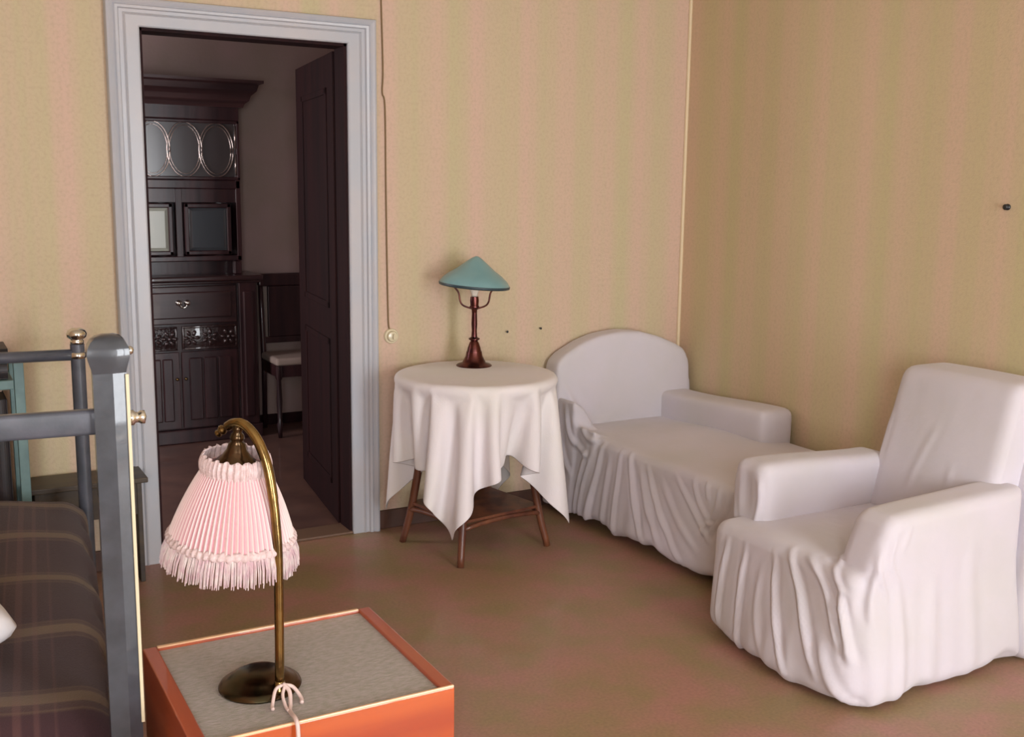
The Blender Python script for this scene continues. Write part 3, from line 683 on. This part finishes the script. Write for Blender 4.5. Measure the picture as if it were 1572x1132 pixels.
def teal_lamp():
    cx, cy, z = -1.376, -.230, .802
    E = empty('table_lamp', (cx, cy, z), 0, 'table lamp with teal conical shade standing on the white tablecloth', 'lamp')
    bm = nb(); lathe(bm, [(0, z), (.082, z), (.084, z + .006), (.076, z + .012), (.056, z + .018), (.048, z + .034), (.040, z + .050), (.036, z + .072), (0, z + .072)], (cx, cy), 36); obj('base', bm, COPPER, E, smooth=False, angle=50)
    bm = nb(); lathe(bm, [(0, z + .07), (.034, z + .07), (.030, z + .09), (.022, z + .112), (.016, z + .122), (.026, z + .128), (.026, z + .133), (.014, z + .139), (.012, z + .17), (.014, z + .2), (.012, z + .25), (.014, z + .272), (.022, z + .278), (.022, z + .285), (0, z + .285)], (cx, cy), 24); obj('stem', bm, COPPER, E, angle=50)
    bm = nb(); lathe(bm, [(0, z + .283), (.019, z + .283), (.021, z + .31), (.019, z + .328), (0, z + .33)], (cx, cy), 20); obj('socket', bm, COPPER, E, angle=50)
    bm = nb(); lathe(bm, [(0, z + .328), (.014, z + .33), (.016, z + .345), (.028, z + .37), (.030, z + .39), (.02, z + .412), (0, z + .42)], (cx, cy), 20); obj('bulb', bm, OPAL, E, smooth=True)
    for s in range(3):
        a = math.radians([-29, 151, 61][s]); d = Vector((math.cos(a), math.sin(a), 0)); c = Vector((cx, cy, 0))
        bm = nb(); tube(bm, smoothpath([c + d * .012 + Vector((0, 0, z + .272)), c + d * .05 + Vector((0, 0, z + .285)), c + d * .066 + Vector((0, 0, z + .305)), c + d * .074 + Vector((0, 0, z + .345)), c + d * .092 + Vector((0, 0, z + .37)), c + d * .115 + Vector((0, 0, z + .405))], 5), .0042, 8); obj('shade_arm', bm, COPPER if s else COPPER, E, smooth=True)
    M = Matrix.Translation((cx, cy, z + .392)) @ Matrix.Rotation(math.radians(4.5), 4, Vector((.49, .87, 0)).normalized()) @ Matrix.Translation((-cx, -cy, 0))
    prof = [(.0, .124), (.006, .1235), (.022, .115), (.046, .097), (.089, .062), (.125, .038), (.146, .020), (.159, .004), (.164, -.006)]
    inner = [(r - .003 if r > .01 else r, h - .004) for r, h in prof][::-1]
    bm = nb(); lathe(bm, prof + inner[:-1] + [(0, .119)], (cx, cy), 56, M=M); obj('lamp_shade', bm, TEALSH, E, angle=50)
    bm = nb(); lathe(bm, [(.164, -.004), (.166, -.006), (.165, -.016), (.159, -.018), (.159, -.006)], (cx, cy), 56, M=M); obj('shade_rim', bm, TEALD, E, smooth=True)
teal_lamp()

# ------------------------------------------------------------------ bench and teal shelf behind the bed
def bench():
    E = empty('low_bench', (-3.09, -.14, 0), 0, 'low dark wooden bench standing against the wall behind the bed', 'bench')
    bm = nb(); box(bm, -3.31, -2.868, -.235, -.025, .425, .447, .004); obj('bench_top', bm, BENCHM, E)
    bm = nb(); box(bm, -3.285, -2.90, -.215, -.195, .29, .425, .003); obj('apron', bm, BENCHM, E)
    for a in (-3.295, -2.912):
        bm = nb(); box(bm, a, a + .02, -.22, -.03, 0, .425, .003); obj('side_panel', bm, BENCHM, E)
bench()
def shelf():
    x0, x1, y0, y1 = -3.98, -3.312, -.32, -.05
    E = empty('book_shelf', ((x0 + x1) / 2, (y0 + y1) / 2, 0), 0, 'open teal painted shelf standing at the left edge behind the bed', 'shelf')
    for x in (x0, x1 - .035):
        for y in (y0, y1 - .03):
            bm = nb(); box(bm, x, x + .035, y, y + .03, 0, .965, .003); obj('post', bm, TEALP, E)
    for z in (.12, .90):
        bm = nb(); box(bm, x0 - .0, x1 - .036, y0 + .0, y1 + .0, z - .035, z, .004); obj('shelf_board', bm, TEALP, E)
    grp = 'dark bound books on the teal shelf'
    def book(M, w, d, t, label):
        """lying flat: w along x, d along y, t thick; spine at -y"""
        E2 = empty('book', M.to_translation(), 0, label, 'book', grp)
        bm = nb(); box(bm, -w / 2, w / 2, -d / 2, d / 2, -t / 2, -t / 2 + .004, .0015, M=M); box(bm, -w / 2, w / 2, -d / 2, d / 2, t / 2 - .004, t / 2, .0015, M=M)
        prism(bm, [(-d / 2 + .008 - .010 * math.sin(PI * i / 8), -t / 2 + t * i / 8) for i in range(9)] + [(-d / 2 + .012, t / 2), (-d / 2 + .012, -t / 2)], -w / 2, w / 2, 'x', M=M)
        obj('book_cover', bm, BOOKD, E2)
        bm = nb(); box(bm, -w / 2 + .004, w / 2 - .004, -d / 2 + .01, d / 2 - .004, -t / 2 + .004, t / 2 - .004, M=M); obj('pages', bm, PAGES, E2)
    T = Matrix.Translation
    book(T((-3.53, -.19, .902 + .032)), .33, .22, .062, 'dark book lying flat on the teal shelf top, bottom of the stack')
    book(T((-3.50, -.19, .902 + .064 + .025)) , .28, .21, .05, 'dark book lying on top of the stack above the bed rail')
    # upright tall ledgers under the top board
    for i, (x, lean, h, t) in enumerate([(-3.40, 0, .70, .055), (-3.50, 6, .66, .045), (-3.64, 6, .68, .05)]):
        M = T((x, -.18, .122 + h / 2 * math.cos(math.radians(lean)) + .03 * (lean > 0))) @ Matrix.Rotation(math.radians(-lean), 4, 'Y') @ Matrix.Rotation(PI / 2, 4, 'Y')
        book(M, h, .20, t, ['tall dark ledger standing upright beside the right teal post', 'tall dark ledger leaning in the middle of the teal shelf', 'tall dark ledger leaning at the picture edge on the teal shelf'][i])
shelf()

# ------------------------------------------------------------------ bed
def bed():
    ang = math.radians(-5.2); O = Vector((-3.315, -2.40, 0))   # right head post
    Mb = Matrix.Translation(O) @ Matrix.Rotation(ang, 4, 'Z')
    E = empty('iron_bed', Mb @ Vector((-.45, .95, 0)), 0, 'slate grey enamelled iron bed with nickel knobs at the left edge', 'bed')
    BW, BL = .90, 1.93
    def head_post(x):
        # plate post with arched cap, deeper than wide on the outer side
        sx = 1 if x >= 0 else -1
        plan = [(-.034, -.030), (.004, -.030), (.030, -.0225), (.030, .028), (-.034, .028)]
        bm = nb(); prism(bm, [(x + sx * u, v) for u, v in plan], 0, 1.285, 'z', M=Mb); p = obj('head_post', bm, IRON, E)
        bm = nb(); R = []
        for sc_, z in ((1.0, 1.255), (1.06, 1.264), (1.24, 1.285), (1.26, 1.298), (1.20, 1.308), (1.02, 1.319), (.75, 1.327), (.35, 1.332)):
            R.append([bm.verts.new(Mb @ Vector((x + sx * u * sc_, v * sc_, z))) for u, v in plan])
        for A, B in zip(R, R[1:]):
            for i in range(5): bm.faces.new((A[i], A[(i + 1) % 5], B[(i + 1) % 5], B[i]))
        bm.faces.new(R[0][::-1]); bm.faces.new(R[-1]); bmesh.ops.recalc_face_normals(bm, faces=bm.faces)
        obj('post_cap', bm, IRON, p, angle=32)
        bm = nb(); Mk = Mb @ Matrix.Translation((x + sx * .030, .008, 1.155)) @ Matrix.Rotation(sx * PI / 2, 4, 'Y')
        lathe(bm, [(0, 0), (.016, 0), (.016, .012), (.011, .016), (.011, .022), (.014, .026), (.014, .034), (.0, .038)], seg=18, M=Mk); obj('rail_knob', bm, NICKEL, p, smooth=True)
        bm = nb(); Mk = Mb @ Matrix.Translation((x + sx * .036, -.004, 1.297)) @ Matrix.Rotation(sx * PI / 2, 4, 'Y')
        lathe(bm, [(0, 0), (.008, 0), (.009, .006), (.006, .010), (0, .012)], seg=14, M=Mk); obj('cap_stud', bm, NICKEL, p, smooth=True)
        bm = nb(); box(bm, x + sx * .0305 - .003, x + sx * .0305 + .004, -.027, -.019, .50, 1.252, .001, M=Mb); q = obj('edge_glint', bm, CREAM, p); q['label'] = 'bright glint on the bed post edge, painted cream'  # glint of the bright post edge, painted in as a cream strip
    head_post(0); head_post(-BW)
    bm = nb(); box(bm, -BW + .024, -.024, -.014, .014, 1.128, 1.180, .008, 3, M=Mb); obj('head_rail', bm, IRONF, E, angle=40)
    bm = nb(); box(bm, -BW + .024, -.024, -.014, .014, .36, .40, .008, 3, M=Mb); obj('head_rail', bm, IRONF, E, angle=40)
    for x in (0, -BW):
        bm = nb(); tube(bm, [Mb @ Vector((x, BL, 0)), Mb @ Vector((x, BL, 1.045))], .025, 20); p = obj('foot_post', bm, IRONF, E, angle=40)
        bm = nb(); lathe(bm, [(0, 1.045), (.024, 1.045), (.024, 1.058), (.020, 1.062), (.034, 1.072), (.036, 1.084), (.031, 1.096), (.018, 1.104), (0, 1.106)], (x, BL), 24, M=Mb); obj('post_knob', bm, NICKEL, p, smooth=True)
        bm = nb(); lathe(bm, [(.025, .992), (.029, .994), (.030, 1.004), (.029, 1.014), (.025, 1.016)], (x, BL), 24, M=Mb); obj('post_collar', bm, NICKEL, p, smooth=True)
    bm = nb(); tube(bm, [Mb @ Vector((0, BL, 1.006)), Mb @ Vector((-BW, BL, 1.006))], .021, 14); obj('foot_rail', bm, IRONF, E, smooth=True)
    bm = nb(); tube(bm, [Mb @ Vector((0, BL, .36)), Mb @ Vector((-BW, BL, .36))], .016, 12); obj('foot_rail', bm, IRONF, E, smooth=True)
    for x in (-.01, -BW + .01):
        bm = nb(); box(bm, x - .012, x + .012, .02, BL - .02, .28, .34, .004, M=Mb); obj('side_rail', bm, IRONF, E)
    # mattress
    bm = nb(); box(bm, -BW + .09, -.09, .08, BL - .12, .33, .46, .03, 3, M=Mb); obj('mattress', bm, PILLOWM, E, smooth=True)
    # blanket: a sheet over the mattress whose sides fall down
    nx, ny = 70, 100; me = bpy.data.meshes.new('blanket'); vs = []; uv = []; fs = []
    W0, W1, Y0, Y1 = -BW - .14, .14, -.0, BL + .10
    half = BW / 2
    for j in range(ny + 1):
        for i in range(nx + 1):
            u = -.64 + 1.28 * i / nx; v = -.33 + (BL + .36) * j / ny
            # arc length u from the middle of the bed, folding over the rounded edge
            r = .09; e = half - .015 - r; au = abs(u); s = 1 if u > 0 else -1
            if au < e: x = au; z = 0
            elif au < e + r * PI / 2: t = (au - e) / r; x = e + r * math.sin(t); z = -r * (1 - math.cos(t))
            else: x = e + r + .05 * (au - e - r * PI / 2); z = -r - (au - e - r * PI / 2)
            crown = .02 * (1 - min(1, (au / e)) ** 2) if au < e else 0
            # far end: bend down behind the mattress
            y = v; dz = 0; d = v - (BL - .14)
            if d > 0: t = min(d / .10, PI / 2); y = BL - .14 + .10 * math.sin(t); dz = -.10 * (1 - math.cos(t)) - max(0, d - .157)
            d2 = .15 - v
            if d2 > 0: t = min(d2 / .10, PI / 2); y = .15 - .10 * math.sin(t); dz -= .10 * (1 - math.cos(t)) + max(0, d2 - .157)
            zz = .495 + crown + z + dz + .006 * math.sin(v * 9 + u * 4) + .004 * math.sin(u * 17 + v * 3)
            if au > e + r: x += .008 * math.sin(v * 22)
            vs.append(Mb @ Vector((-half + s * x, y, max(zz, .14)))); uv.append((u + .64, v))
    for j in range(ny):
        for i in range(nx): k = j * (nx + 1) + i; fs.append((k, k + 1, k + nx + 2, k + nx + 1))
    me.from_pydata(vs, [], fs); ul = me.uv_layers.new(name='UVMap')
    for l in me.loops: ul.data[l.index].uv = uv[l.vertex_index]
    b = link('blanket', me, PLAID, None, True); tag(b, 'dark maroon plaid wool blanket with khaki bands spread over the bed', 'blanket')
    sd = b.modifiers.new('thick', 'SOLIDIFY'); sd.thickness = .006; sd.offset = 1
    # pillow
    t = bmesh.new(); bmesh.ops.create_grid(t, x_segments=28, y_segments=22, size=1)
    me = bpy.data.meshes.new('pillow'); P = []
    bm = nb(); top = []; bot = []
    def ph(a, b): return .075 * (max(0, 1 - abs(a) ** 3.2) * max(0, 1 - abs(b) ** 3.2)) ** .5
    n = 26; Mp = Matrix.Translation((-3.768, -1.945, .608)) @ Matrix.Rotation(math.radians(14), 4, 'Z')
    g = {}
    for s in (1, -1):
        for i in range(n + 1):
            for j in range(n + 1):
                a = -1 + 2 * i / n; c = -1 + 2 * j / n
                if s == -1 and (i in (0, n) or j in (0, n)): g[(s, i, j)] = g[(1, i, j)]; continue
                w = (1 - .05 * (1 - abs(c) ** 4)) ; h = (1 - .05 * (1 - abs(a) ** 4))
                rc = 1 - .13 * (abs(a * c)) ** 3
                g[(s, i, j)] = bm.verts.new(Mp @ Vector((a * .27 * w * rc, c * .20 * h * rc, s * ph(a, c) + .004 * math.sin(a * 7 + c * 5))))
        for i in range(n):
            for j in range(n):
                q = [g[(s, i, j)], g[(s, i + 1, j)], g[(s, i + 1, j + 1)], g[(s, i, j + 1)]]
                bm.faces.new(q if s == 1 else q[::-1])
    t.free()
    tag(obj('pillow', bm, PILLOWM, smooth=True), 'white pillow lying on the plaid blanket at the left edge', 'pillow')
bed()

# ------------------------------------------------------------------ nightstand with brass lamp
NX0, NX1, NY0, NY1, NZ = -3.238, -2.670, -2.672, -2.165, .55
def nightstand():
    cx, cy = (NX0 + NX1) / 2, (NY0 + NY1) / 2
    E = empty('nightstand', (cx, cy, 0), 0, 'orange varnished wooden nightstand with grey patterned top beside the bed post', 'nightstand')
    for x0, x1 in ((NX0, NX0 + .032), (NX1 - .032, NX1)):
        bm = nb(); box(bm, x0, x1, NY0 + .004, NY1, .16, NZ, .003); obj('side_panel', bm, ORANGEX, E)
    bm = nb(); box(bm, NX0 + .032, NX1 - .032, NY1 - .012, NY1, .16, NZ - .002, .002); obj('back_panel', bm, ORANGEX, E)
    bm = nb(); box(bm, NX0 + .032, NX1 - .032, NY1 - .010, NY1 + .001, NZ - .006, NZ + .001, .002); obj('top_edging', bm, EDGE, E)
    bm = nb(); box(bm, NX0 + .002, NX1 - .001, NY0 - .002, NY0 + .005, NZ - .005, NZ + .001, .002); obj('top_edging', bm, EDGE, E)
    bm = nb(); box(bm, NX0 + .032, NX1 - .032, NY0 + .014, NY1 - .012, NZ - .018, NZ - .008); obj('top_inlay', bm, INLAY, E)
    bm = nb(); box(bm, NX0, NX1, NY0 - .001, NY0 + .014, .16, NZ - .004, .002); box(bm, NX0 + .032, NX1 - .032, NY0 + .014, NY1 - .012, .16, .175)
    obj('front_frame', bm, ORANGE, E)
    bm = nb(); box(bm, NX0 + .036, NX1 - .036, NY0 - .008, NY0 + .004, .34, NZ - .16, .004); d = obj('drawer', bm, ORANGE, E)
    bm = nb(); M = Matrix.Translation((cx, NY0 - .006, .365)) @ Matrix.Rotation(PI / 2, 4, 'X'); lathe(bm, [(0, 0), (.008, 0), (.007, .012), (.014, .02), (.013, .028), (0, .031)], seg=16, M=M); obj('knob', bm, BRASS, d, smooth=True)
    bm = nb(); box(bm, NX0 + .036, NX1 - .036, NY0 - .006, NY0 + .004, .18, .33, .004); obj('cabinet_door', bm, ORANGE, E)
    for x in (NX0 + .03, NX1 - .03):
        for y in (NY0 + .03, NY1 - .03):
            bm = nb(); lathe(bm, [(0, 0), (.012, 0), (.02, .16), (0, .16)], (x, y), 14); obj('leg', bm, ORANGEX, E, smooth=True)
nightstand()

def brass_lamp():
    z = NZ - .008; bx, by = -3.043, -2.462; px, py = -3.020, -2.532
    sc = Vector((-3.093, -2.405, 0))
    E = empty('bedside_lamp', (bx, by, z), 0, 'brass arched lamp with pink pleated fringed shade on the orange nightstand', 'lamp')
    bm = nb(); lathe(bm, [(0, z), (.088, z), (.090, z + .004), (.087, z + .010), (.078, z + .016), (.074, z + .017), (.064, z + .026), (.045, z + .036), (.020, z + .040), (0, z + .041)], (bx, by), 48); obj('base', bm, DBRASS, E, angle=40)
    bm = nb(); lathe(bm, [(0, z + .012), (.016, z + .012), (.017, z + .020), (.011, z + .026), (.012, z + .034), (.008, z + .04), (0, z + .04)], (px, py), 20); obj('pole_collar', bm, BRASS, E, smooth=True)
    d = (sc - Vector((px, py, 0)))
    P = lambda s, h: Vector((px + d.x * s, py + d.y * s, h))
    piv = P(.70, 1.115); axis = Vector((0, 0, 1)).cross(-d.normalized()); MT = Matrix.Translation(piv) @ Matrix.Rotation(math.radians(6.5), 4, axis) @ Matrix.Translation(-piv)
    sc = Vector((piv.x, piv.y, 0))
    path = smoothpath([P(0, z + .03), P(-.02, .70), P(-.03, .86), P(0, .935), P(.04, .985), P(.12, 1.045), P(.26, 1.092), P(.44, 1.122), P(.62, 1.134), P(.78, 1.131), P(.90, 1.122)], 6)
    bm = nb(); tube(bm, path, [.0100] * 24 + [.0108] * (len(path) - 24), 14); obj('arm', bm, BRASS, E, smooth=True)
    bm = nb(); tube(bm, smoothpath([P(.88, 1.123), P(.97, 1.116), P(1.05, 1.108), P(1.12, 1.100)], 4), [.009, .007, .006, .006, .009, .011, .011, .009, .006, .007, .009, .008, .004], 10); obj('finial', bm, BRASS, E, smooth=True)
    bm = nb(); lathe(bm, [(0, 1.130), (.010, 1.130), (.012, 1.120), (.009, 1.114), (.014, 1.108), (.016, 1.100), (.012, 1.094), (.018, 1.088), (.021, 1.075), (.030, 1.062), (.054, 1.040), (.061, 1.026), (.056, 1.024), (0, 1.032)], sc[:2], 28, M=MT); obj('socket', bm, DBRASS, E, smooth=True)
    # pleated shade
    zt, zb, rt, rb = 1.040, .884, .064, .130
    n = 216; bm = nb(); rings = []; rows = 14
    for k in range(rows + 1):
        t = k / rows; h = zt + (zb - zt) * t; r = rt + (rb - rt) * (t ** .92) + .004 * math.sin(PI * t)
        rings.append([bm.verts.new((sc.x + (r + (.0016 + .0022 * t) * (1 if i % 3 == 0 else (-.6 if i % 3 == 1 else -.1))) * math.cos(2 * PI * i / n), sc.y + (r + (.0016 + .0022 * t) * (1 if i % 3 == 0 else (-.6 if i % 3 == 1 else -.1))) * math.sin(2 * PI * i / n), h)) for i in range(n)])
    for A, B in zip(rings, rings[1:]):
        for i in range(n): bm.faces.new((A[i], B[i], B[(i + 1) % n], A[(i + 1) % n]))
    bmesh.ops.transform(bm, matrix=MT, verts=bm.verts)
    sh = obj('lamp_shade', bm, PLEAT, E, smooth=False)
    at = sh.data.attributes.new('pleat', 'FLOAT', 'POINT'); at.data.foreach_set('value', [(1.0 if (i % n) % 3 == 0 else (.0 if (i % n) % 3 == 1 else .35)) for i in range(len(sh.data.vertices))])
    sd = sh.modifiers.new('thick', 'SOLIDIFY'); sd.thickness = .0012
    # gathered collar at the top and ruched braid at the bottom
    def ruche(r0, r1, z0, z1, nn, amp, name, lab=None):
        bm = nb(); R = []; rows = 8
        for k in range(rows + 1):
            t = k / rows; bul = .006 * math.sin(PI * t)
            R.append([bm.verts.new((sc.x + (r0 + (r1 - r0) * t + bul + amp * math.sin(nn * 2 * PI * i / 288 + 1.3 * math.sin(5 * 2 * PI * i / 288))) * math.cos(2 * PI * i / 288), sc.y + (r0 + (r1 - r0) * t + bul + amp * math.sin(nn * 2 * PI * i / 288 + 1.3 * math.sin(5 * 2 * PI * i / 288))) * math.sin(2 * PI * i / 288), z0 + (z1 - z0) * t + .0025 * math.sin(nn * .5 * 2 * PI * i / 288) * (k in (0, rows)))) for i in range(288)])
        for A, B in zip(R, R[1:]):
            for i in range(288): bm.faces.new((A[i], A[(i + 1) % 288], B[(i + 1) % 288], B[i]))
        bmesh.ops.recalc_face_normals(bm, faces=bm.faces)
        bmesh.ops.transform(bm, matrix=MT, verts=bm.verts)
        o = obj(name, bm, FRILL, E, smooth=True); q = o.modifiers.new('thick', 'SOLIDIFY'); q.thickness = .0015
    ruche(.069, .068, 1.022, 1.066, 40, .0025, 'top_frill')
    ruche(.134, .128, .874, .892, 56, .0022, 'braid')
    bm = nb(); rnd = random.Random(3)
    for i in range(300):
        a = 2 * PI * (i + rnd.uniform(-.3, .3)) / 300; r = .132; L = .058 + rnd.uniform(-.007, .007); w = rnd.uniform(-.004, .004); q = rnd.uniform(0, .006)
        pts = [(sc.x + (r) * math.cos(a), sc.y + r * math.sin(a), .880), (sc.x + (r + .006 + q) * math.cos(a + w), sc.y + (r + .006 + q) * math.sin(a + w), .880 - L * .5), (sc.x + (r + .010 + q) * math.cos(a + w * 3), sc.y + (r + .010 + q) * math.sin(a + w * 3), .880 - L)]
        tube(bm, pts, [.0014, .0015, .0010], 4)
    bmesh.ops.transform(bm, matrix=MT, verts=bm.verts)
    obj('fringe', bm, FRINGE, E)
    # cord tied at the pole foot, running down over the front edge
    c = Vector((px, py, 0)); zz = z + .02
    bm = nb()
    tube(bm, smoothpath([(px + .004, py - .012, z + .034), (px + .012, py - .030, z + .022), (px + .006, py - .055, z + .006), (px - .004, py - .085, z + .005), (px - .010, NY0 - .004, NZ + .006), (px - .010, NY0 - .016, NZ - .03), (px - .012, NY0 - .02, .35), (px + .03, NY0 - .03, .1), (px + .1, NY0 - .06, .005), (px + .3, NY0 - .2, .005)], 6), .0045, 8)
    obj('cord', bm, CORDM, E, smooth=True)
    bm = nb()
    tube(bm, smoothpath([(px, py - .014, z + .032), (px - .016, py - .022, z + .028), (px - .030, py - .046, z + .008), (px - .034, py - .062, z + .006)], 5), .0038, 8)
    tube(bm, smoothpath([(px + .004, py - .014, z + .032), (px + .024, py - .016, z + .024), (px + .034, py - .038, z + .008), (px + .030, py - .058, z + .005)], 5), .0042, 8)
    tube(bm, smoothpath([(px + .006, py - .016, z + .030), (px - .004, py - .034, z + .018), (px - .006, py - .060, z + .006), (px - .006, py - .082, z + .005)], 5), .0035, 8)
    obj('cord_knot', bm, CORDM, E, smooth=True)
brass_lamp()
